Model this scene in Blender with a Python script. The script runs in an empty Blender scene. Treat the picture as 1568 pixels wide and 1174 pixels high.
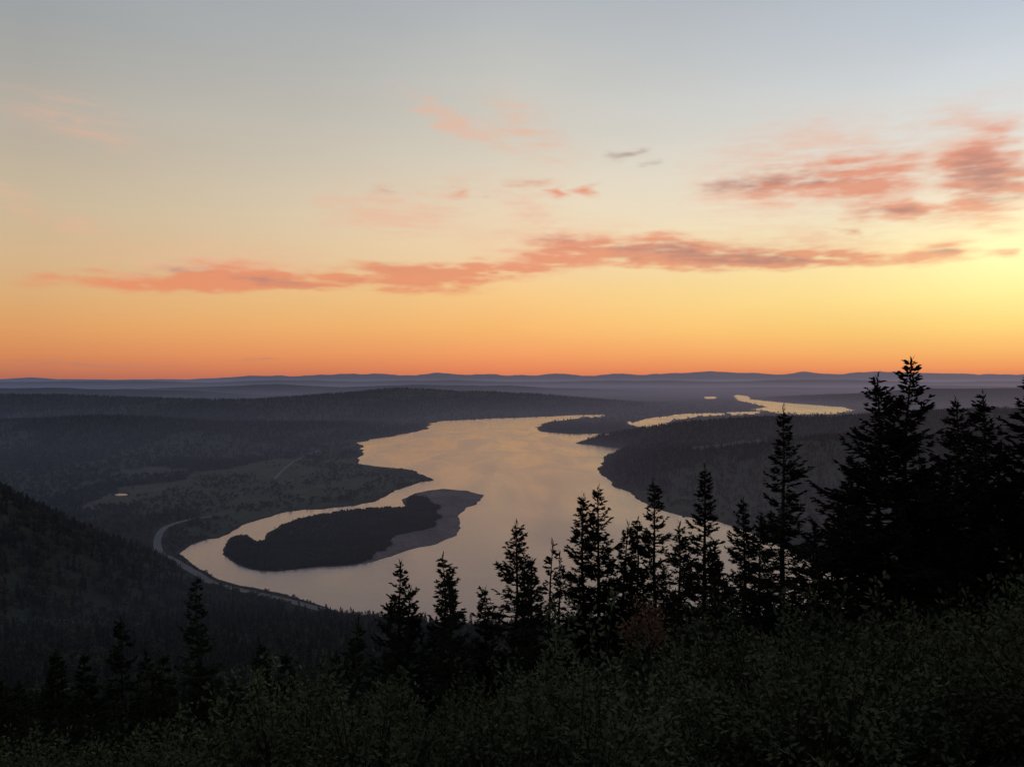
import bpy, math, numpy as np
from mathutils import Vector
rad=math.radians
scene=bpy.context.scene
scene.view_settings.view_transform='Standard'
scene.view_settings.look='None'
scene.view_settings.exposure=0
EYE=300.0; F=1231.0; HV=577.0
def lin(c):
    out=[]
    for v in c:
        v=v/255.0
        out.append(v/12.92 if v<=0.04045 else ((v+0.055)/1.055)**2.4)
    return out
# image pixel, back-projected through the camera -> ground position on level z
def mp(u,v,z=0.0):
    y=(EYE-z)*F/(v-HV)
    return ((u-784.0)/F*y, y)
def poly(pts,z=0.0):
    return np.array([mp(u,v,z) for u,v in pts])
# ---------------------------------------------------------------- noise
def vnoise(x,y,seed=0):
    xi=np.floor(x).astype(np.int64); yi=np.floor(y).astype(np.int64)
    xf=x-xi; yf=y-yi
    xf=xf*xf*(3-2*xf); yf=yf*yf*(3-2*yf)
    def h(a,b):
        n=(a*374761393+b*668265263+seed*974634777)&0xffffffff
        n=((n^(n>>13))*1274126177)&0xffffffff
        n=(n^(n>>16))&0xffffff
        return n/float(0xffffff)
    a=h(xi,yi);b=h(xi+1,yi);c=h(xi,yi+1);d=h(xi+1,yi+1)
    return (a*(1-xf)+b*xf)*(1-yf)+(c*(1-xf)+d*xf)*yf
def fbm(x,y,o=4,seed=0):
    s=0;a=0.5;t=0
    for i in range(o):
        s=s+a*vnoise(x*2**i+17.3*i,y*2**i-9.1*i,seed+i);t+=a;a*=0.5
    return s/t
# ---------------------------------------------------------------- ground outlines, given as image pixels
river=poly([(272,848),(300,872),(345,890),(400,900),(450,912),(490,925),(520,937),(565,943),(640,952),(760,962),(900,960),(1050,955),(1250,960),(1568,990),(1900,1000),
 (1900,900),(1568,890),(1350,880),(1240,862),(1210,842),(1150,815),(1100,800),(1040,790),(1000,778),(990,770),(960,752),(930,735),(920,718),(922,705),(935,695),(950,686),(915,682),(885,678),
 (905,671),(945,667),(990,664),(1012,657),(1020,646),(1060,638),(1110,635),(1108,632),(1050,633),(1010,638),(985,641),(975,647),(925,636.5),(925,634),(880,635.5),(800,639),(740,641),(680,644),(660,648),(655,656),
 (625,663),(600,668),(572,672),(548,677),(556,683),(556,692),(549,702),(552,710),(572,713),(600,715),(632,720),(655,728),(658,736),(640,738),(622,744),(600,756),(575,767),(540,774),(490,780),(465,779),(440,783),(410,793),(375,804),(348,818),(340,823),(318,826),(290,835)])
island=poly([(338,850),(343,832),(358,822),(384,817),(390,830),(404,827),(414,815),(434,803),(462,793),(490,786.5),(540,779.5),(580,777),(612,778),(622,773),(616,765),(640,755),(680,747),(712,750),(742,757),(736,766),(715,777),(708,790),(706,805),(700,820),(670,832),(640,838),(600,850),(570,860),(520,865),(470,868),(430,873),(400,872),(360,863)])
island_veg=poly([(330,852),(338,828),(364,812),(386,818),(412,812),(440,798),(500,780),(560,776),(615,775),(622,770),(625,760),(650,763),(668,778),(674,800),(650,812),(612,820),(592,836),(565,858),(520,867),(480,870),(400,876),(350,866)])
bar=poly([(574,717.5),(610,721.5),(640,728),(651,733),(640,733.5),(605,726)])
island2=poly([(818,655),(832,661),(870,664),(920,663.5),(965,662),(985,659),(992,655),(970,652),(962,646),(975,640),(940,637.5),(926,637),(890,640),(858,643),(832,648)])
far1=poly([(1125,604),(1145,606),(1150,611),(1200,616),(1240,619),(1290,623),(1308,628),(1280,633),(1230,634),(1190,632),(1150,626),(1178,623),(1130,613)])
far2=poly([(1078,607),(1097,606.5),(1095,611),(1082,611)])
far3=poly([(1248,608),(1276,606.5),(1278,609),(1255,612)])
far4=poly([(1112,631),(1165,629),(1160,633),(1120,635)])
pond=poly([(170,757),(178,755),(192,756),(188,758.5),(176,759)])
waters=[river,far1,far2,far3,far4,pond]
islands=[island,island2,bar]
road_pts=poly([(330,793),(300,796),(270,803),(250,812),(241,826),(241,842),(252,858),(275,875),(310,892),(360,906),(430,923),(500,943)])
lane_pts=poly([(420,735),(440,715),(465,700),(490,690)])
fields=[poly([(128,772),(170,756),(225,744),(285,733),(278,745),(230,761),(190,770),(150,780)]),
        poly([(160,722),(260,716),(272,724),(200,731)]),
        poly([(1030,662),(1110,654),(1240,653),(1300,657),(1200,664),(1080,668)],z=112),
        poly([(1340,662),(1420,655),(1560,652),(1500,664),(1400,668)],z=112)]
meadow=poly([(180,752),(300,728),(420,705),(545,700),(640,726),(640,734),(590,752),(480,770),(380,795),(300,788),(200,785)])
def inside(px,py,P):
    c=np.zeros(px.shape,bool); n=len(P)
    for i in range(n):
        x1,y1=P[i];x2,y2=P[(i+1)%n]
        if y1==y2: continue
        m=((y1>py)!=(y2>py))&(px<(x2-x1)*(py-y1)/(y2-y1)+x1)
        c^=m
    return c
def edge_d2(px,py,P,closed=True):
    best=np.full(px.shape,1e18); n=len(P)
    for i in range(n if closed else n-1):
        x1,y1=P[i];x2,y2=P[(i+1)%n]
        dx=x2-x1;dy=y2-y1;L=dx*dx+dy*dy+1e-9
        t=np.clip(((px-x1)*dx+(py-y1)*dy)/L,0,1)
        d=(px-x1-t*dx)**2+(py-y1-t*dy)**2
        best=np.minimum(best,d)
    return best
def shore(px,py):
    a=(fbm(px/130,py/130,3,5)-.5)*34; b=(fbm(px/130,py/130,3,25)-.5)*40
    a2=(fbm(px/28,py/28,2,7)-.5)*10; b2=(fbm(px/28,py/28,2,27)-.5)*14
    k=np.clip(py/2200,0.45,2.5)
    qx=px+(a+a2)*k; qy=py+(b+b2)*k
    w=np.zeros(px.shape,bool); best=np.full(px.shape,1e18)
    for P in waters:
        w|=inside(qx,qy,P); best=np.minimum(best,edge_d2(qx,qy,P))
    for P in islands:
        w&=~inside(qx,qy,P); best=np.minimum(best,edge_d2(qx,qy,P))
    s=np.sqrt(best)
    return np.where(w,-s,s)
def ridge(px,py,pts,w):
    R=[]
    for u,v,D in pts:
        R.append(((u-784)/F*D, D, EYE-(v-HV)/F*D))
    best=np.zeros(px.shape)
    for i in range(len(R)-1):
        x1,y1,z1=R[i];x2,y2,z2=R[i+1]
        dx=x2-x1;dy=y2-y1;L=dx*dx+dy*dy
        t=np.clip(((px-x1)*dx+(py-y1)*dy)/L,0,1)
        d2=(px-x1-t*dx)**2+(py-y1-t*dy)**2
        best=np.maximum(best,(z1+(z2-z1)*t)*np.exp(-d2/(w*w)))
    return best
ridges=[
 ([(-300,606,6500),(0,606,6500),(80,604,6500),(160,609,6500),(250,613,6300),(350,614,6300),(430,612,6500),(500,608,7000),(560,602,7500),(630,595,8000),(700,599,8200),(780,604,8500),(840,615,8500)],1100),
 ([(-300,645,4600),(0,646,4500),(150,640,4300),(300,650,4300),(430,650,4400),(520,660,4300)],650),
 ([(-300,592,12000),(100,594,12000),(250,597,12000),(330,604,12000)],1100),
 ([(180,597,16000),(300,592,16000),(420,588,16000),(520,592,16000),(640,589,16500),(760,590,17000),(850,594,17000),(950,599,17000)],1500),
 ([(860,600,20000),(980,594,20000),(1100,597,19000),(1200,593,20000),(1320,596,20000),(1450,590,20000),(1600,592,20000),(1900,588,20000)],1700),
 ([(-300,583,28000),(0,584,28000),(200,583,28000),(320,586,28000),(450,581,30000),(560,584,30000),(700,582,30000),(820,584,30000),(960,581,30000),(1100,584,30000),(1250,581,30000),(1400,584,30000),(1900,581,30000)],2200),
 ([(-400,580,60000),(0,580,60000),(60,578.5,60000),(130,580,60000),(200,581,60000),(320,579,60000),(420,575,60000),(500,572,60000),(560,574,60000),(640,573,60000),(680,570,60000),(740,573,60000),(850,572,60000),(900,575,60000),(980,573,60000),(1040,571,60000),(1078,567,60000),(1130,571,60000),(1200,573,60000),(1240,570,60000),(1300,572,60000),(1345,569,60000),(1420,571,60000),(1500,573,60000),(1568,571,60000),(1900,571,60000)],3000),
 ([(950,690,2900),(990,668,3100),(1030,651,3400),(1080,645,3600),(1200,641,3700),(1330,641,3700),(1450,634,3900),(1900,622,4200)],620),
 ([(1000,692,2700),(1100,680,2600),(1250,672,2600),(1400,668,2600),(1900,660,2600)],480),
 ([(1220,612,10000),(1300,602,10000),(1400,596,10500),(1900,591,11000)],1300),
]
def height(px,py,s=None):
    if s is None: s=shore(px,py)
    hill=np.zeros(px.shape)
    for pts,w in ridges: hill=np.maximum(hill,ridge(px,py,pts,w))
    n=fbm(px/700,py/700,5,3)
    n2=fbm(px/2000,py/5000,6,13)
    hill=hill*(1+0.35*(n-.5)*np.clip(1-py/30000,0.1,1)*np.where(py>10000,1.8,1))+np.where(py>24000,(n2-.5)*np.where(py>45000,330,170),0)*np.clip(hill/300,0,1)
    sl=np.maximum(s,0)
    hill=hill*(1-np.exp(-sl/220))
    near=np.interp(py,[-60,0,3,6,20,45,100,250,500,800,950,1060,1150],[299,298.4,298.0,296.6,288.5,275,246,163,100,42,14,4,0])
    near=near+0.2*np.clip(px,-15,40)*np.exp(-np.maximum(py,0)/160)*np.clip((py+5)/20,0,1)
    spur=np.clip(150-0.72*(px+637),0,260)*np.clip((1330-py)/330,0,1)**0.8*np.clip((py-250)/500,0,1)
    nn=1-np.exp(-sl/70)
    nearw=np.maximum(near,spur+ (fbm(px/90,py/90,3,9)-.5)*22*np.clip(spur/30,0,1))*np.where(py<600,1,nn)
    flat=(np.minimum(sl*0.06,2.2)+ (fbm(px/200,py/200,3,31)-.4)*3*(1-np.exp(-sl/200)))*np.clip((py-700)/250,0,1)
    h=np.maximum(np.maximum(hill,nearw),0)+flat
    return np.where(s<0,np.maximum(s*0.08,-5)-0.05,h)
# ---------------------------------------------------------------- node helpers
def newmat(name):
    m=bpy.data.materials.new(name); m.use_nodes=True
    nt=m.node_tree; nt.nodes.clear(); return m,nt
class NB:
    def __init__(s,nt): s.nt=nt
    def n(s,t,**k):
        x=s.nt.nodes.new(t)
        for a,b in k.items(): setattr(x,a,b)
        return x
    def l(s,a,b): s.nt.links.new(a,b)
    def put(s,sock,v):
        if isinstance(v,bpy.types.NodeSocket): s.l(v,sock)
        else: sock.default_value=v
    def m(s,op,a,b=0.0,c=0.0,clamp=False):
        x=s.n('ShaderNodeMath',operation=op,use_clamp=clamp)
        s.put(x.inputs[0],a);s.put(x.inputs[1],b)
        if op in('MULTIPLY_ADD','SMOOTH_MIN','COMPARE'): s.put(x.inputs[2],c)
        return x.outputs[0]
    def mix(s,f,a,b):
        x=s.n('ShaderNodeMix',data_type='RGBA')
        s.put(x.inputs[0],f)
        for i,v in ((6,a),(7,b)):
            if isinstance(v,bpy.types.NodeSocket): s.l(v,x.inputs[i])
            else: x.inputs[i].default_value=(v[0],v[1],v[2],1)
        return x.outputs[2]
    def mr(s,v,a,b,c=0.0,d=1.0,t='LINEAR'):
        x=s.n('ShaderNodeMapRange',interpolation_type=t)
        s.put(x.inputs[0],v)
        for i,q in enumerate((a,b,c,d)): x.inputs[i+1].default_value=q
        return x.outputs[0]
    def noise(s,vec,scale,detail=3,rough=.5):
        x=s.n('ShaderNodeTexNoise'); x.inputs['Scale'].default_value=scale
        x.inputs['Detail'].default_value=detail;x.inputs['Roughness'].default_value=rough
        if vec is not None: s.l(vec,x.inputs['Vector'])
        return x.outputs[0]
    def map(s,vec,loc=(0,0,0),rot=(0,0,0),sc=(1,1,1),vt='POINT'):
        x=s.n('ShaderNodeMapping',vector_type=vt); s.l(vec,x.inputs[0])
        x.inputs[1].default_value=loc;x.inputs[2].default_value=rot;x.inputs[3].default_value=sc
        return x.outputs[0]
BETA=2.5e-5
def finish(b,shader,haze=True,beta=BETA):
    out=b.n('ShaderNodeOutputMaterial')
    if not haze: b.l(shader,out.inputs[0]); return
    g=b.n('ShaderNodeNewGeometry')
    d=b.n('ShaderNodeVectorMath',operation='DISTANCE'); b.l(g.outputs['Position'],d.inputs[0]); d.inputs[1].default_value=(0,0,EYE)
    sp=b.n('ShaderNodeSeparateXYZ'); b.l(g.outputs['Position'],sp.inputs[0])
    # haze painted onto surfaces as emission by distance, stronger at low altitude
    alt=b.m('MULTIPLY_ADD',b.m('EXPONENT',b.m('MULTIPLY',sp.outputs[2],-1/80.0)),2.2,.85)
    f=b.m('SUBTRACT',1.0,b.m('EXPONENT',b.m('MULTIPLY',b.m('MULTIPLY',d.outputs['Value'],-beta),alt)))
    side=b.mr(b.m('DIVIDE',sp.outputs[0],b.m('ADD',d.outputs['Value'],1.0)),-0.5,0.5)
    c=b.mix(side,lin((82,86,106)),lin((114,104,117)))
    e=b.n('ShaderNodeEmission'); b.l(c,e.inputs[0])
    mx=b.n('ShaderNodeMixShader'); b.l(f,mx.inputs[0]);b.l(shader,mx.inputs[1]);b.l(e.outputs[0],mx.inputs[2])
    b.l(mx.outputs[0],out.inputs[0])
def bsdf(b,col,rough=.9,spec=.2,normal=None):
    p=b.n('ShaderNodeBsdfPrincipled')
    if isinstance(col,bpy.types.NodeSocket): b.l(col,p.inputs['Base Color'])
    else: p.inputs['Base Color'].default_value=(*col,1)
    b.put(p.inputs['Roughness'],rough); p.inputs['Specular IOR Level'].default_value=spec
    if normal is not None: b.l(normal,p.inputs['Normal'])
    return p
m_ter,nt=newmat('terrain_ground'); b=NB(nt)
at=b.n('ShaderNodeAttribute',attribute_name='cover')
g=b.n('ShaderNodeNewGeometry')
n1=b.noise(g.outputs['Position'],0.012,4,.6); n2=b.noise(g.outputs['Position'],0.09,3,.6)
k=b.m('ADD',b.m('MULTIPLY',n1,1.2),b.m('MULTIPLY',n2,.8))
vm=b.n('ShaderNodeVectorMath',operation='SCALE'); b.l(at.outputs['Color'],vm.inputs[0]); b.l(k,vm.inputs['Scale'])
bp=b.n('ShaderNodeBump'); bp.inputs['Strength'].default_value=.8; bp.inputs['Distance'].default_value=8; b.l(n2,bp.inputs['Height'])
di=b.n('ShaderNodeBsdfDiffuse'); b.l(vm.outputs[0],di.inputs[0]); b.l(bp.outputs[0],di.inputs['Normal'])
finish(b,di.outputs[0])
m_ter.cycles.emission_sampling='NONE'
# water
m_wat,nt=newmat('river_water'); b=NB(nt)
g=b.n('ShaderNodeNewGeometry')
v1=b.map(g.outputs['Position'],rot=(0,0,rad(-12)),sc=(.007,.0022,1))
wv=b.n('ShaderNodeTexNoise'); wv.inputs['Scale'].default_value=1; wv.inputs['Detail'].default_value=6; wv.inputs['Distortion'].default_value=.8
b.l(v1,wv.inputs['Vector']); st=wv.outputs[0]
rip=b.noise(b.map(g.outputs['Position'],sc=(.05,.12,1)),1.0,5,.65)
bp=b.n('ShaderNodeBump'); bp.inputs['Strength'].default_value=.3; bp.inputs['Distance'].default_value=1.6; b.l(rip,bp.inputs['Height'])
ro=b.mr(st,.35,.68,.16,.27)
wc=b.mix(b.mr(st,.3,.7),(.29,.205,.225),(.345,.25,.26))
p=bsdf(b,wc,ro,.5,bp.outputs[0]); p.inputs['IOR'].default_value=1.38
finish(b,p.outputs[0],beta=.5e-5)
m_wat.cycles.emission_sampling='NONE'
def simple(name,c1,c2,scale=3,haze=False,info=True):
    m,nt=newmat(name); b=NB(nt)
    g=b.n('ShaderNodeNewGeometry')
    n=b.noise(g.outputs['Position'],scale,2,.6)
    n=b.mr(n,.3,.7)
    c=b.mix(n,c1,c2)
    if info:
        oi=b.n('ShaderNodeObjectInfo')
        k=b.mr(oi.outputs['Random'],0,1,.65,1.3)
        vm=b.n('ShaderNodeVectorMath',operation='SCALE'); b.l(c,vm.inputs[0]); b.l(k,vm.inputs['Scale']); c=vm.outputs[0]
    p=b.n('ShaderNodeBsdfDiffuse'); b.l(c,p.inputs[0])
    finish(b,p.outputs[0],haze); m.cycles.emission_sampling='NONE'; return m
m_bark=simple('bark',(.05,.038,.03),(.09,.07,.055),6)
m_needle=simple('conifer_needles',(.03,.037,.023),(.055,.064,.034),.8)
m_leaf=simple('shrub_leaves',(.045,.053,.028),(.125,.13,.07),.5)
m_rust=simple('rusty_leaves',(.16,.085,.055),(.26,.15,.09),2)
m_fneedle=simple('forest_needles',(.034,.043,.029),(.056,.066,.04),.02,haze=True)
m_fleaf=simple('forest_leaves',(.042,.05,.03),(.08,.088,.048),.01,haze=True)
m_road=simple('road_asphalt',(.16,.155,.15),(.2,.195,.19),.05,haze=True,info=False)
# ---------------------------------------------------------------- mesh helpers
def mesh_np(name,V,Q,mi=None,mats=()):
    me=bpy.data.meshes.new(name)
    V=np.asarray(V,np.float32);Q=np.asarray(Q,np.int32)
    me.vertices.add(len(V)); me.vertices.foreach_set('co',V.ravel())
    me.loops.add(Q.size); me.loops.foreach_set('vertex_index',Q.ravel())
    me.polygons.add(len(Q)); me.polygons.foreach_set('loop_start',np.arange(len(Q),dtype=np.int32)*4)
    try: me.polygons.foreach_set('loop_total',np.full(len(Q),4,np.int32))
    except Exception: pass
    for m in mats: me.materials.append(m)
    if mi is not None: me.polygons.foreach_set('material_index',np.asarray(mi,np.int32))
    me.update(calc_edges=True); me.validate()
    return me
def obj(name,me,loc=(0,0,0),parent=None):
    o=bpy.data.objects.new(name,me); scene.collection.objects.link(o); o.location=loc
    if parent is not None: o.parent=parent
    return o
# ---------------------------------------------------------------- terrain sheet
vv=np.concatenate([np.arange(1477,950,-3.0),np.arange(950,690,-1.1),np.arange(690,600,-.6),np.arange(600,590,-.35)])
ys=np.concatenate([np.arange(-40,60,1.5),np.arange(60,248,4),F*EYE/(vv-HV)])
ys=np.concatenate([ys,np.linspace(ys[-1]+200,56000,70),np.arange(56250,65000,250),np.linspace(66000,90000,6)])
ts=np.linspace(-.86,.86,900)
Y,T=np.meshgrid(ys,ts,indexing='ij'); X=T*(Y+50)
S=shore(X.ravel(),Y.ravel()).reshape(X.shape)
Z=height(X.ravel(),Y.ravel(),S.ravel()).reshape(X.shape)
nr,nc=X.shape
V=np.stack([X,Y,Z],-1).reshape(-1,3)
idx=np.arange(nr*nc).reshape(nr,nc)
Q=np.stack([idx[:-1,:-1],idx[:-1,1:],idx[1:,1:],idx[1:,:-1]],-1).reshape(-1,4)
me=mesh_np('ground',V,Q,None,[m_ter])
me.polygons.foreach_set('use_smooth',np.ones(len(Q),bool))
def cover_kind(px,py,s):
    k=np.zeros(px.shape,int)
    jx=px+(fbm(px/80,py/80,3,88)-.5)*120;jy=py+(fbm(px/80,py/80,3,89)-.5)*200
    k[inside(jx,jy,meadow)]=1
    for f in fields: k[inside(jx,jy,f)]=3
    isl=inside(px,py,island)&~inside(px+ (fbm(px/30,py/30,2,77)-.5)*30,py+(fbm(px/30,py/30,2,78)-.5)*40,island_veg)
    k[isl]=2
    k[inside(px,py,bar)]=4
    k[(s<9*np.clip(py/2000,.6,3))&(k!=2)&(py>900)]=4
    return k
px,py,ps=X.ravel(),Y.ravel(),S.ravel()
K=cover_kind(px,py,ps)
col=np.zeros((len(px),4),np.float32); col[:,3]=1
pal={0:(.034,.041,.027),1:(.080,.090,.052),2:(.17,.14,.135),3:(.10,.097,.07),4:(.05,.046,.036)}
for a,c in pal.items(): col[K==a,:3]=c
fa=fbm(px/450,py/900,4,55)
fm=(K==0)&(py>1500)&(fa>.57)
col[fm,:3]=(.06,.066,.042)
ca=me.color_attributes.new('cover','FLOAT_COLOR','POINT'); ca.data.foreach_set('color',col.ravel())
obj('ground',me)
wx=40000
Vw=np.array([[-3000,600,0],[3000,600,0],[wx,40000,0],[-wx,40000,0]],float)
obj('river',mesh_np('river',Vw,[[0,1,2,3]],None,[m_wat]))
def road(name,P,w):
    pts=[]
    for i in range(len(P)-1):
        p0=P[max(i-1,0)];p1=P[i];p2=P[i+1];p3=P[min(i+2,len(P)-1)]
        for t in np.linspace(0,1,14,endpoint=False):
            pts.append(.5*((2*p1)+(-p0+p2)*t+(2*p0-5*p1+4*p2-p3)*t*t+(-p0+3*p1-3*p2+p3)*t**3))
    pts=np.array(pts); d=np.gradient(pts,axis=0); d/=np.linalg.norm(d,axis=1)[:,None]
    nrm=np.stack([-d[:,1],d[:,0]],1)
    L=pts+nrm*w/2;R=pts-nrm*w/2
    z=np.maximum(height(L[:,0],L[:,1]),height(R[:,0],R[:,1])); z=np.maximum(z,height(pts[:,0],pts[:,1]))+1.2
    n=len(pts); V=np.concatenate([np.c_[L,z],np.c_[R,z]])
    Q=[[i,i+1,n+i+1,n+i] for i in range(n-1)]
    obj(name,mesh_np(name,V,Q,None,[m_road]))
road('road',road_pts,13); road('country_lane',lane_pts,9)
# ---------------------------------------------------------------- conifers
UP=np.array([0,0,1.0])
def nz(a): return a/(np.linalg.norm(a,axis=-1,keepdims=True)+1e-9)
def rhomb(p,d,w,L,wid,mid=.4):
    L=L[:,None];wid=wid[:,None]
    a=p;c=p+d*L;m=p+d*L*mid
    return np.stack([a,m+w*wid*.5,c,m-w*wid*.5],1)
def conifer(H,R,seed,dz=.3,nb=5,tsp=.13,bw=.07,low=.05,irr=.4,top_up=30,skip=.1):
    rg=np.random.default_rng(seed); quads=[];mats=[]
    n=7;nrg=9; zz=np.linspace(-.8,H*.99,nrg); lx=np.cumsum(rg.normal(0,.005*H,nrg)); lx-=lx[0]; ly=np.cumsum(rg.normal(0,.005*H,nrg)); ly-=ly[0]
    rr=.013*H*(1-np.clip(zz/H,0,1))**.9+.012
    an=np.linspace(0,2*np.pi,n+1)
    for i in range(nrg-1):
        for j in range(n):
            q=[]
            for (ii,jj) in((i,j),(i,j+1),(i+1,j+1),(i+1,j)):
                q.append([lx[ii]+rr[ii]*math.cos(an[jj]),ly[ii]+rr[ii]*math.sin(an[jj]),zz[ii]])
            quads.append(q)
    quads=[np.array(quads)];mats=[np.zeros(len(quads[0]),int)]
    # slow variation of crown width up the tree and one weaker side
    kz=np.linspace(0,H,12);kw=rg.uniform(.8,1.2,12);weak=rg.uniform(0,6.28)
    B=[];z=low*H
    while z<H*.985:
        t=z/H; gap=.7+.6*rg.random() 
        Lm=(R*(1-t)**.88+.12)*np.interp(z,kz,kw)
        for kk in range(max(3,nb+rg.integers(-2,2))):
            if rg.random()<skip: continue
            a=rg.uniform(0,2*np.pi)
            L=Lm*rg.uniform(1-irr,1+irr*.45)*(1-.18*(math.cos(a-weak)>.4))
            if rg.random()<.08: L*=1.3
            el=rad(-12+(top_up+8)*t**1.6+rg.normal(0,9))
            B.append((z+rg.uniform(-.4,.4)*dz,a,L,el,rg.uniform(.0,.3)))
        z+=dz*gap*(1.25-.6*t)
    B=np.array(B)
    bx=np.interp(B[:,0],zz,lx);by=np.interp(B[:,0],zz,ly)
    base=np.c_[bx,by,B[:,0]]; hd=np.c_[np.cos(B[:,1]),np.sin(B[:,1]),np.zeros(len(B))]
    def pos(i,t):
        L=B[i,2]; 
        return base[i]+hd[i]*(L*t*np.cos(B[i,3]))[:,None]+UP*(L*t*np.sin(B[i,3])+B[i,4]*L*t*t-.08*L*np.sin(t*3.1))[:,None]
    I=np.arange(len(B)); nseg=4
    side=np.cross(hd,UP)
    for k in range(nseg):
        t0=np.full(len(B),k/nseg);t1=np.full(len(B),(k+1)/nseg)
        w0=(.012+.012*B[:,2])*(1-k/nseg);w1=(.012+.012*B[:,2])*(1-(k+1)/nseg)+.004
        a=pos(I,t0);c=pos(I,t1)
        for wd in (side,np.tile(UP,(len(B),1))):
            quads.append(np.stack([a+wd*w0[:,None],c+wd*w1[:,None],c-wd*w1[:,None],a-wd*w0[:,None]],1)); mats.append(np.zeros(len(B),int))
    nt_=(B[:,2]/tsp).astype(int)*2+3
    I=np.repeat(np.arange(len(B)),nt_); N=len(I)
    t=rg.uniform(.12,1.0,N)**.8
    p=pos(I,t); sg=rg.choice([-1,1],N); sa=np.radians(rg.uniform(20,65,N))*sg
    h=hd[I]; s_=side[I]
    d=h*np.cos(sa)[:,None]+s_*np.sin(sa)[:,None]+UP*(rg.normal(.04,.24,N)+np.sin(B[I,3])*.6)[:,None]
    d=nz(d)
    tl=(.36*B[I,2]*(1-t)**.8+1.1*tsp+.04)*rg.uniform(.6,1.2,N)
    wv=nz(np.cross(d,UP)); w2=nz(np.cross(d,wv))
    for wd,sc in((wv,1),(w2,.9)):
        quads.append(rhomb(p,d,wd,tl,np.full(N,bw)*sc)); mats.append(np.ones(N,int))
    for sgn in(-1,1):
        d2=nz(d+wv*sgn*.75+UP*rg.normal(0,.25,N)[:,None])
        st=p+d*(tl*rg.uniform(.2,.6,N))[:,None]
        ww=nz(np.cross(d2,UP)+UP*rg.normal(0,.5,N)[:,None])
        quads.append(rhomb(st,d2,ww,tl*.55,np.full(N,bw)*.85)); mats.append(np.ones(N,int))
    M=14; p=np.c_[np.full(M,lx[-1]),np.full(M,ly[-1]),np.linspace(H*.95,H,M)]
    a=rg.uniform(0,6.28,M); d=nz(np.c_[np.cos(a)*.5,np.sin(a)*.5,np.ones(M)])
    quads.append(rhomb(p,d,nz(np.cross(d,UP)),np.full(M,3*bw+.05),np.full(M,bw*.7))); mats.append(np.ones(M,int))
    q=np.concatenate(quads);mi=np.concatenate(mats)
    V=q.reshape(-1,3); return V,np.arange(len(V)).reshape(-1,4),mi
heroes=[
 (604,862,40,.25),(622,900,37,.20),(675,850,38,.24),(697,880,36,.22),(787,803,40,.27),(832,828,44,.13),(812,860,38,.22),(858,845,46,.13),
 (891,758,44,.19),(914,745,43,.21),(953,800,46,.2),(972,795,44,.16),(998,735,46,.21),(1030,800,42,.22),(1075,712,45,.20),(1100,830,38,.2),
 (1140,762,48,.22),(1197,623,42,.21),(1165,790,40,.24),(1240,800,38,.27),(1343,575,34,.31),(1377,552,33,.31),(1300,730,38,.3),(1425,720,36,.3),(1468,612,36,.27),
 (1520,603,38,.26),(1563,553,32,.30),(1600,600,34,.3),(1492,690,33,.3),(1545,680,31,.33),(740,900,42,.2),(1270,790,41,.27),(1410,690,40,.28),
 (300,885,84,.17),(190,948,76,.2),(545,950,56,.22),(395,990,64,.22)]
gx=np.array([(h[0]-784)/F*h[2] for h in heroes]);gy=np.array([float(h[2]) for h in heroes])
gz=height(gx,gy)
for i,(u,v,D,k) in enumerate(heroes):
    top=EYE-(v-HV)/F*D; H=top-gz[i]+.2
    far=D>50; thin=k<.14
    Vt,Qt,mi=conifer(H,H*k,100+i,dz=.34 if not far else .6,nb=4 if thin else 6,tsp=.165 if not far else .32,bw=.09 if not far else .16,low=.15,skip=.3 if thin else .1)
    o=obj('conifer_tree',mesh_np('conifer_tree',Vt,Qt,mi,[m_bark,m_needle]),(gx[i],gy[i],gz[i]-.2))
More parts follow.
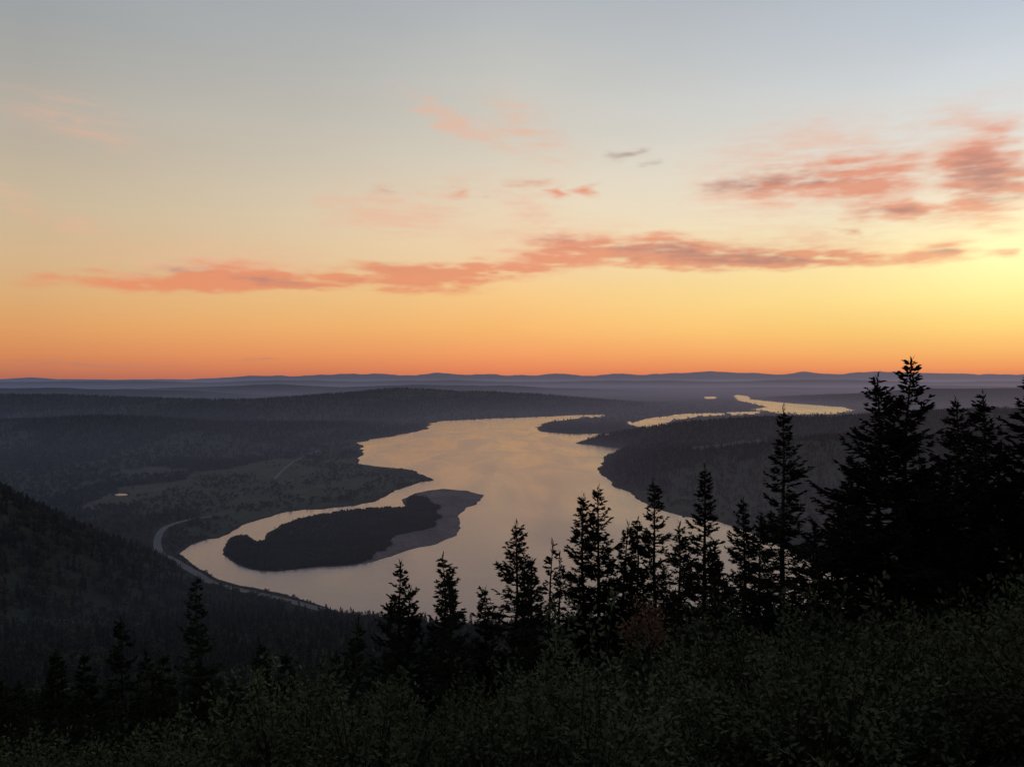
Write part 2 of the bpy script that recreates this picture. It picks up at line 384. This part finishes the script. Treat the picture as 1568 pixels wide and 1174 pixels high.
# ---------------------------------------------------------------- instancing helper
def instancer(name,pts,scales,seed,child_name,child_mesh):
    rg=np.random.default_rng(seed); n=len(pts)
    a=rg.uniform(0,2*np.pi,n); s=np.asarray(scales)*.5*math.sqrt(2)
    V=np.zeros((n,4,3))
    for k in range(4):
        V[:,k,0]=pts[:,0]+s*np.cos(a+k*math.pi/2);V[:,k,1]=pts[:,1]+s*np.sin(a+k*math.pi/2);V[:,k,2]=pts[:,2]
    me=mesh_np(name,V.reshape(-1,3),np.arange(n*4).reshape(-1,4))
    o=obj(name,me); o.instance_type='FACES'; o.use_instance_faces_scale=True; o.instance_faces_scale=1
    o.show_instancer_for_render=False; o.show_instancer_for_viewport=False
    c=obj(child_name,child_mesh,(0,0,0),o)
    return o
def broadleaf(seed,H=10,n=420,leaf=1.1):
    rg=np.random.default_rng(seed)
    qs=[];ms=[]
    for (x,y,x2,y2,z0,z1,r0,r1) in [(0,0,.2,.1,-1,H*.5,.25,.15),(.2,.1,1.2,.4,H*.35,H*.75,.14,.05),(.2,.1,-1.1,-.5,H*.35,H*.72,.14,.05)]:
        for j in range(5):
            a0=j*1.2566;a1=a0+1.2566
            qs.append([[x+r0*math.cos(a0),y+r0*math.sin(a0),z0],[x+r0*math.cos(a1),y+r0*math.sin(a1),z0],[x2+r1*math.cos(a1),y2+r1*math.sin(a1),z1],[x2+r1*math.cos(a0),y2+r1*math.sin(a0),z1]]);ms.append(0)
    cent=np.c_[rg.normal(0,H*.2,10),rg.normal(0,H*.2,10),rg.uniform(H*.3,H*.82,10)]
    i=rg.integers(0,10,n); d=nz(rg.normal(0,1,(n,3))); p=cent[i]+d*(H*.19*rg.uniform(.6,1.1,n))[:,None]
    w=nz(rg.normal(0,1,(n,3)));dd=nz(np.cross(w,d)+.3*d)
    q=rhomb(p,dd,w,np.full(n,leaf)*rg.uniform(.6,1.3,n),np.full(n,leaf*.8),.5)
    q=np.concatenate([np.array(qs),q]);mi=np.r_[ms,np.ones(n,int)]
    V=q.reshape(-1,3);return V,np.arange(len(V)).reshape(-1,4),mi
# ---------------------------------------------------------------- forests
rg=np.random.default_rng(5)
def scatter(y0,y1,sp,tmax=.76):
    area=tmax*(y1*y1-y0*y0); n=int(area/(sp*sp))
    y=np.sqrt(rg.uniform(y0*y0,y1*y1,n)); x=rg.uniform(-tmax,tmax,n)*y
    return x,y
def outline(u,pts):
    a=np.array(pts,float); return np.interp(u,a[:,0],a[:,1])
fo=[(-300,960),(0,985),(300,1000),(540,1000),(600,1010),(750,975),(900,930),(1100,880),(1250,840),(1400,810),(1600,790),(2000,780)]
x,y=scatter(50,420,5.6); s=shore(x,y); z=height(x,y,s)
u=784+F*x/y; H=rg.uniform(8,20,len(x)); zt=EYE-(outline(u,fo)-HV+rg.exponential(12,len(x)))/F*y
H=np.minimum(H,np.where(y<260,zt-z,99)); ok=H>4
nearC=np.c_[x,y,z-.3][ok];nearH=H[ok]
def place(x,y,smin,kmead,hr,isr=(4,8),dz=.4):
    s=shore(x,y);z=height(x,y,s);K=cover_kind(x,y,s);fa=fbm(x/450,y/900,4,55)
    rd=np.sqrt(edge_d2(x,y,road_pts,False))
    clump=np.clip((fbm(x/90,y/140,3,66)-.46)*8,.02,1)
    dens=np.where(K==0,np.where((fa>.57)&(y>1500),.4,1),np.where(K==1,kmead*clump,0)); inisl=inside(x,y,island)
    ok=(s>smin)&(rg.random(len(x))<dens)&(rd>17)
    h=rg.uniform(hr[0],hr[1],len(x))*np.clip(s/60,.45,1)*np.where(K==1,.7,1)
    h=np.where(inisl,rg.uniform(isr[0],isr[1],len(x)),h)
    return np.c_[x,y,z-dz][ok],h[ok]
sets=[place(*scatter(420,1500,9.5),4,.6,(8,18)),place(*scatter(1500,3000,14),6,.7,(8,17)),place(*scatter(3000,5200,22),6,.7,(9,19))]
xi=rg.uniform(island[:,0].min(),island[:,0].max(),26000);yi=rg.uniform(island[:,1].min(),island[:,1].max(),26000)
m_=inside(xi,yi,island); sets.append(place(xi[m_],yi[m_],3,.3,(4,8)))
x,y=scatter(5200,9500,40,.70); s=shore(x,y);z=height(x,y,s)
ok=(s>20)&(rg.random(len(x))<np.where(z>25,1,.35))
sets.append((np.c_[x,y,z-.5][ok],rg.uniform(12,24,ok.sum())))
print('forest',len(nearC),[len(a[0]) for a in sets])
V1,Q1,M1=conifer(15,3.0,901,dz=.55,nb=6,tsp=.34,bw=.19); c_hi=mesh_np('fir',V1,Q1,M1,[m_bark,m_needle])
V1,Q1,M1=conifer(15,3.4,902,dz=.55,nb=6,tsp=.34,bw=.19); c_hi2=mesh_np('fir_b',V1,Q1,M1,[m_bark,m_needle])
V1,Q1,M1=conifer(15,3.4,903,dz=1.2,nb=5,tsp=1.0,bw=.8,top_up=10); c_lo=mesh_np('fir_far',V1,Q1,M1,[m_bark,m_fneedle])
V1,Q1,M1=broadleaf(904); b_lo=mesh_np('broadleaf',V1,Q1,M1,[m_bark,m_fleaf])
half=rg.random(len(nearC))<.5
instancer('conifer_forest',nearC[half],nearH[half]/15,1,'fir',c_hi)
instancer('conifer_forest',nearC[~half],nearH[~half]/15,2,'fir',c_hi2)
allp=np.concatenate([a[0] for a in sets]);allh=np.concatenate([a[1] for a in sets])
flat=(allp[:,2]<8)|(rg.random(len(allp))<.4)
bl=flat&(rg.random(len(allp))<.9)
instancer('hillside_conifer_forest',allp[~bl],allh[~bl]/15,3,'fir',c_lo)
instancer('valley_broadleaf_forest',allp[bl],allh[bl]*.85/10,4,'broadleaf',b_lo)
# ---------------------------------------------------------------- shrubs
def shrub(seed,H=3.0,R=1.7,nst=60,nl=62,leaf=.10):
    rg=np.random.default_rng(seed)
    th=rg.uniform(0,2*np.pi,nst); ph=np.arccos(rg.uniform(.05,1,nst)); rr=rg.uniform(.6,1.15,nst)
    tip=np.c_[R*rr*np.sin(ph)*np.cos(th),R*rr*np.sin(ph)*np.sin(th),H*(.25+.72*rr*np.cos(ph))]
    tip[:,2]=np.clip(tip[:,2],.4,H*1.12)
    base=np.c_[rg.normal(0,.2,nst),rg.normal(0,.2,nst),np.full(nst,-.3)]
    ctrl=(base+tip)/2+np.array([0,0,.35])
    def pt(i,t):
        t=t[:,None];return base[i]*(1-t)**2+2*ctrl[i]*t*(1-t)+tip[i]*t*t
    qs=[];ms=[];I=np.arange(nst)
    for k in range(5):
        a=pt(I,np.full(nst,k/5));c=pt(I,np.full(nst,(k+1)/5));w0=.018*(1-k/5)+.003;w1=.018*(1-(k+1)/5)+.002
        for wd in(np.array([1.,0,0]),np.array([0,1.,0])):
            qs.append(np.stack([a-wd*w0,a+wd*w0,c+wd*w1,c-wd*w1],1));ms.append(np.zeros(nst,int))
    I=np.repeat(np.arange(nst),nl);N=len(I)
    t=rg.uniform(.35,1.02,N)**.7
    off=rg.normal(0,1,(N,3))*(.20*(1.25-t))[:,None]
    p=pt(I,t)+off
    d=nz(nz(off)+nz(tip-base)[I]*.6+rg.normal(0,.4,(N,3)));w=nz(np.cross(d,rg.normal(0,.5,(N,3))+UP))
    qs.append(rhomb(p,d,w,leaf*rg.uniform(.6,1.3,N),leaf*.55*rg.uniform(.8,1.2,N),.45));ms.append(np.ones(N,int))
    q=np.concatenate(qs);mi=np.concatenate(ms);V=q.reshape(-1,3);return V,np.arange(len(V)).reshape(-1,4),mi
so=[(-300,1120),(0,1105),(200,1085),(350,1050),(450,1005),(600,990),(700,970),(780,945),(900,925),(1000,912),(1100,885),(1200,858),(1260,830),(1350,812),(1480,792),(1600,778),(2000,770)]
rg=np.random.default_rng(11)
P=[];SC=[]
for (y0,y1,sp,hm) in ((6,14,1.4,2.6),(14,26,1.9,4.0),(26,42,2.3,6.2),(42,62,3.3,7)):
    n=int(.85*(y1*y1-y0*y0)/(sp*sp)*1.0)
    y=np.sqrt(rg.uniform(y0*y0,y1*y1,n));x=rg.uniform(-.85,.85,n)*y
    z=height(x,y);u=784+F*x/y
    zt=EYE-(outline(u,so)-HV+rg.exponential(20,n)+60*(fbm(u/70,y/9,3,3)-.45))/F*y
    h=np.minimum(rg.uniform(.55,1,n)*hm,zt-z)
    ok=h>.7
    P.append(np.c_[x,y,z][ok]);SC.append(h[ok]/3.0)
P=np.concatenate(P);SC=np.concatenate(SC);print('shrubs',len(P))
protos=[shrub(i+50) for i in range(3)]
sel=rg.integers(0,3,len(P))
for i in range(3):
    Vs,Qs,Ms=protos[i]
    instancer('shrub_thicket',P[sel==i],SC[sel==i],20+i,'shrub',mesh_np('shrub',Vs,Qs,Ms,[m_bark,m_leaf]))
Vs,Qs,Ms=shrub(77,H=1.4,R=.6,nst=26,nl=40)
rx,ry=(988-784)/F*20,20.0
obj('rusty_shrub',mesh_np('rusty_shrub',Vs,Qs,Ms,[m_bark,m_rust]),(rx,ry,EYE-(915-HV)/F*ry-1.4))
# ---------------------------------------------------------------- sky dome
def azel(u,v):
    az=math.atan((u-784)/F); el=math.atan((HV-v)/F*math.cos(az)); return math.degrees(az),math.degrees(el)
def stops(u,lst):
    pts=[(-2,np.array(lin(lst[-1][1]))*.75)]+[(azel(u,v)[1],np.array(lin(c))) for v,c in reversed(lst)]
    pts+=[(32,np.array(lin((150,158,168)))),(50,np.array(lin((112,124,142)))),(90,np.array(lin((85,98,120))))]
    return np.array([p[0] for p in pts]),np.array([p[1] for p in pts])
SL=stops(50,[(10,(158,162,164)),(100,(170,168,162)),(200,(185,175,160)),(300,(202,184,156)),(400,(214,180,138)),(450,(220,173,120)),(500,(222,158,100)),(540,(214,138,90)),(562,(200,122,88)),(577,(180,108,88))])
SC_=stops(784,[(10,(178,182,186)),(100,(193,193,188)),(200,(210,204,191)),(300,(229,214,189)),(400,(242,210,166)),(450,(248,202,137)),(500,(249,187,114)),(540,(243,160,101)),(562,(231,138,92)),(577,(213,120,88))])
SR=stops(1500,[(10,(190,199,210)),(100,(208,214,219)),(200,(226,225,218)),(300,(244,234,208)),(380,(253,238,178)),(450,(254,230,148)),(500,(253,211,122)),(540,(248,180,104)),(562,(240,153,96)),(577,(216,128,92))])
def rmp(S_,el): return np.stack([np.interp(el,S_[0],S_[1][:,k]) for k in range(3)],-1)
orange=[(250,433,190,11,1,1.15),(350,412,120,18,0,.6),(430,432,150,9,-1,1.1),(630,426,170,16,1,1.1),(780,413,150,12,3,.9),(850,385,90,14,0,.7),(930,382,110,14,-2,.8),(1050,386,130,16,-3,1.1),(1150,397,150,11,0,1),(1270,399,120,9,1,1),(1430,388,70,13,0,1.1),(1545,384,45,6,0,1),
 (1200,284,120,20,1,1),(1320,272,80,28,0,1.1),(1510,280,100,46,-14,1.15),(1490,215,70,30,0,.35),(1365,328,75,11,-5,1.1),(1290,357,20,5,0,.8),(845,296,20,8,0,.8),(900,293,30,6,0,.9),(695,292,24,14,0,.5),(795,278,34,9,0,.5),(585,290,18,5,0,.5)]
grey=[(1050,384,150,10,-3,.8),(1180,399,120,7,0,.8),(440,430,110,6,-2,.7),(250,410,110,5,0,.5),(600,414,90,6,2,.5),(850,372,90,7,0,.5),(1190,276,105,14,1,.95),(1300,282,70,12,0,.5),(1510,268,85,30,-14,.9),(1360,328,60,6,-4,.7),(1290,357,20,5,0,.8),(945,238,30,6,0,.7),(978,254,20,6,0,.5),(585,290,14,4,0,.5),(740,300,14,6,0,.4),(795,274,28,5,0,.5),(160,556,200,2.5,0,.8),(390,554,25,2,0,.7),(1430,386,50,7,0,.7)]
faint=[(690,185,90,14,-24,.9),(800,190,80,26,-20,.8),(590,330,110,22,0,.9),(810,325,50,14,0,.6),(10,305,60,18,-14,.7),(120,190,170,28,-12,.5),(700,295,200,25,0,.5),(1500,210,90,45,0,.8),(330,405,200,28,0,.9),(850,245,60,18,0,.4),(110,345,90,10,0,.5),(1250,262,220,55,0,.9),(850,370,170,24,0,.8),(1250,375,220,20,0,.6)]
def ss(x,a,b):
    t=np.clip((x-a)/(b-a),0,1);return t*t*(3-2*t)
def sky_color(az,el):
    f1=np.clip((az+31)/31,0,1)[:,None];f2=np.clip(az/31,0,1)[:,None]
    c=rmp(SL,el)*(1-f1)+rmp(SC_,el)*f1; c=c*(1-f2)+rmp(SR,el)*f2
    wa=az+(fbm(az*.3,el*1.0,4,201)-.5)*4.5; we=el+(fbm(az*.28,el*.9,4,202)-.5)*1.1
    def bl(lst):
        acc=np.zeros(len(az))
        for u,v,hw,hh,tilt,wt in lst:
            a,e=azel(u,v); sx=(azel(u+hw,v)[0]-azel(u-hw,v)[0])/2*1.3; sy=abs(azel(u,v-hh)[1]-azel(u,v+hh)[1])/2*2.1
            da=wa-a;de=we-e;ct=math.cos(rad(tilt));s_=math.sin(rad(tilt))
            r=np.sqrt(((da*ct+de*s_)/sx)**2+((-da*s_+de*ct)/sy)**2)
            acc+=np.clip(1-r,0,1)*wt
        return acc
    sh=el*1.0+az*.03
    nA=.6*fbm(az*.28,sh*2.6,5,211)+.4*fbm(az*.9,el*3.4,4,217);nB=.6*fbm(az*.35,sh*3.6,5,223)+.4*fbm(az*1.1,el*3.6,4,227)
    kk=lambda n:.30+1.2*np.clip((n-.28)/.44,0,1)
    do=ss(bl(orange)*kk(nA),.05,.92)*.82; dg=ss(bl(grey)*kk(nB),.06,1.0)*.66; df=ss(bl(faint)*kk(nB),.0,1.0)*.55
    t=np.clip((az+25)/55,0,1)[:,None]
    oc=np.array(lin((231,140,102)))*(1-t)+np.array(lin((228,144,114)))*t
    mixf=lambda c,f,k:c*(1-f[:,None])+k*f[:,None]
    c=mixf(c,df,np.array(lin((236,180,152))));c=mixf(c,do,oc);c=mixf(c,dg,np.array(lin((160,126,122))))
    ga,ge=azel(1620,385); r=np.clip(1-np.sqrt(((az-ga)/16)**2+((el-ge)/7)**2),0,1)**2
    c=c+r[:,None]*np.array([.32,.27,.13])
    c=c*(1+.035*(fbm(az*.08,el*.3,4,241)-.5)[:,None]*2)
    bk=ss(np.abs(az-10),55,110); c=mixf(c,bk,np.array([.10,.11,.15]))
    lo=np.clip((-.3-el)/2.7,0,1); return mixf(c,lo,np.array([.02,.02,.022]))
azs=np.concatenate([np.arange(-180,-40,3.0),np.arange(-40,42,.075),np.arange(42,180.1,3.0)]); azs[-1]=180
els=np.concatenate([np.arange(-8,-.5,.5),np.arange(-.5,28,.05),np.arange(28,90.1,2.0)])
AZ,EL=np.meshgrid(azs,els); R_=120000.0
x_=np.sin(np.radians(AZ))*np.cos(np.radians(EL))*R_;y_=np.cos(np.radians(AZ))*np.cos(np.radians(EL))*R_;z_=np.sin(np.radians(EL))*R_+EYE
nr,nc=AZ.shape; idx=np.arange(nr*nc).reshape(nr,nc)
Q=np.stack([idx[:-1,:-1],idx[:-1,1:],idx[1:,1:],idx[1:,:-1]],-1).reshape(-1,4)
m_sky,nt=newmat('dusk_sky'); b=NB(nt)
at=b.n('ShaderNodeAttribute',attribute_name='radiance'); e=b.n('ShaderNodeEmission'); b.l(at.outputs['Color'],e.inputs[0])
o_=b.n('ShaderNodeOutputMaterial'); b.l(e.outputs[0],o_.inputs[0]); m_sky.cycles.emission_sampling='NONE'
me=mesh_np('sky',np.stack([x_,y_,z_],-1).reshape(-1,3),Q,None,[m_sky])
C=sky_color(AZ.ravel(),EL.ravel()); C=np.c_[C,np.ones(len(C))].astype(np.float32)
ca=me.color_attributes.new('radiance','FLOAT_COLOR','POINT'); ca.data.foreach_set('color',C.ravel())
obj('sky',me)
w=bpy.data.worlds.new('World'); scene.world=w; w.use_nodes=True; nt=w.node_tree; nt.nodes.clear(); b=NB(nt)
st=b.n('ShaderNodeTexSky',sky_type='NISHITA'); st.sun_disc=False; st.sun_elevation=rad(1.5); st.sun_rotation=rad(36)
bg2=b.n('ShaderNodeBackground'); b.l(st.outputs[0],bg2.inputs[0]); bg2.inputs[1].default_value=.05
out=b.n('ShaderNodeOutputWorld'); b.l(bg2.outputs[0],out.inputs[0])
w.cycles.sampling_method='NONE'
# camera
cd=bpy.data.cameras.new('camera'); cam=bpy.data.objects.new('camera',cd); scene.collection.objects.link(cam)
cam.location=(0,0,EYE); cam.rotation_euler=(rad(90-.45),0,0)
cd.sensor_width=36; cd.lens=36*F/1568; cd.clip_start=.3; cd.clip_end=250000
scene.camera=cam
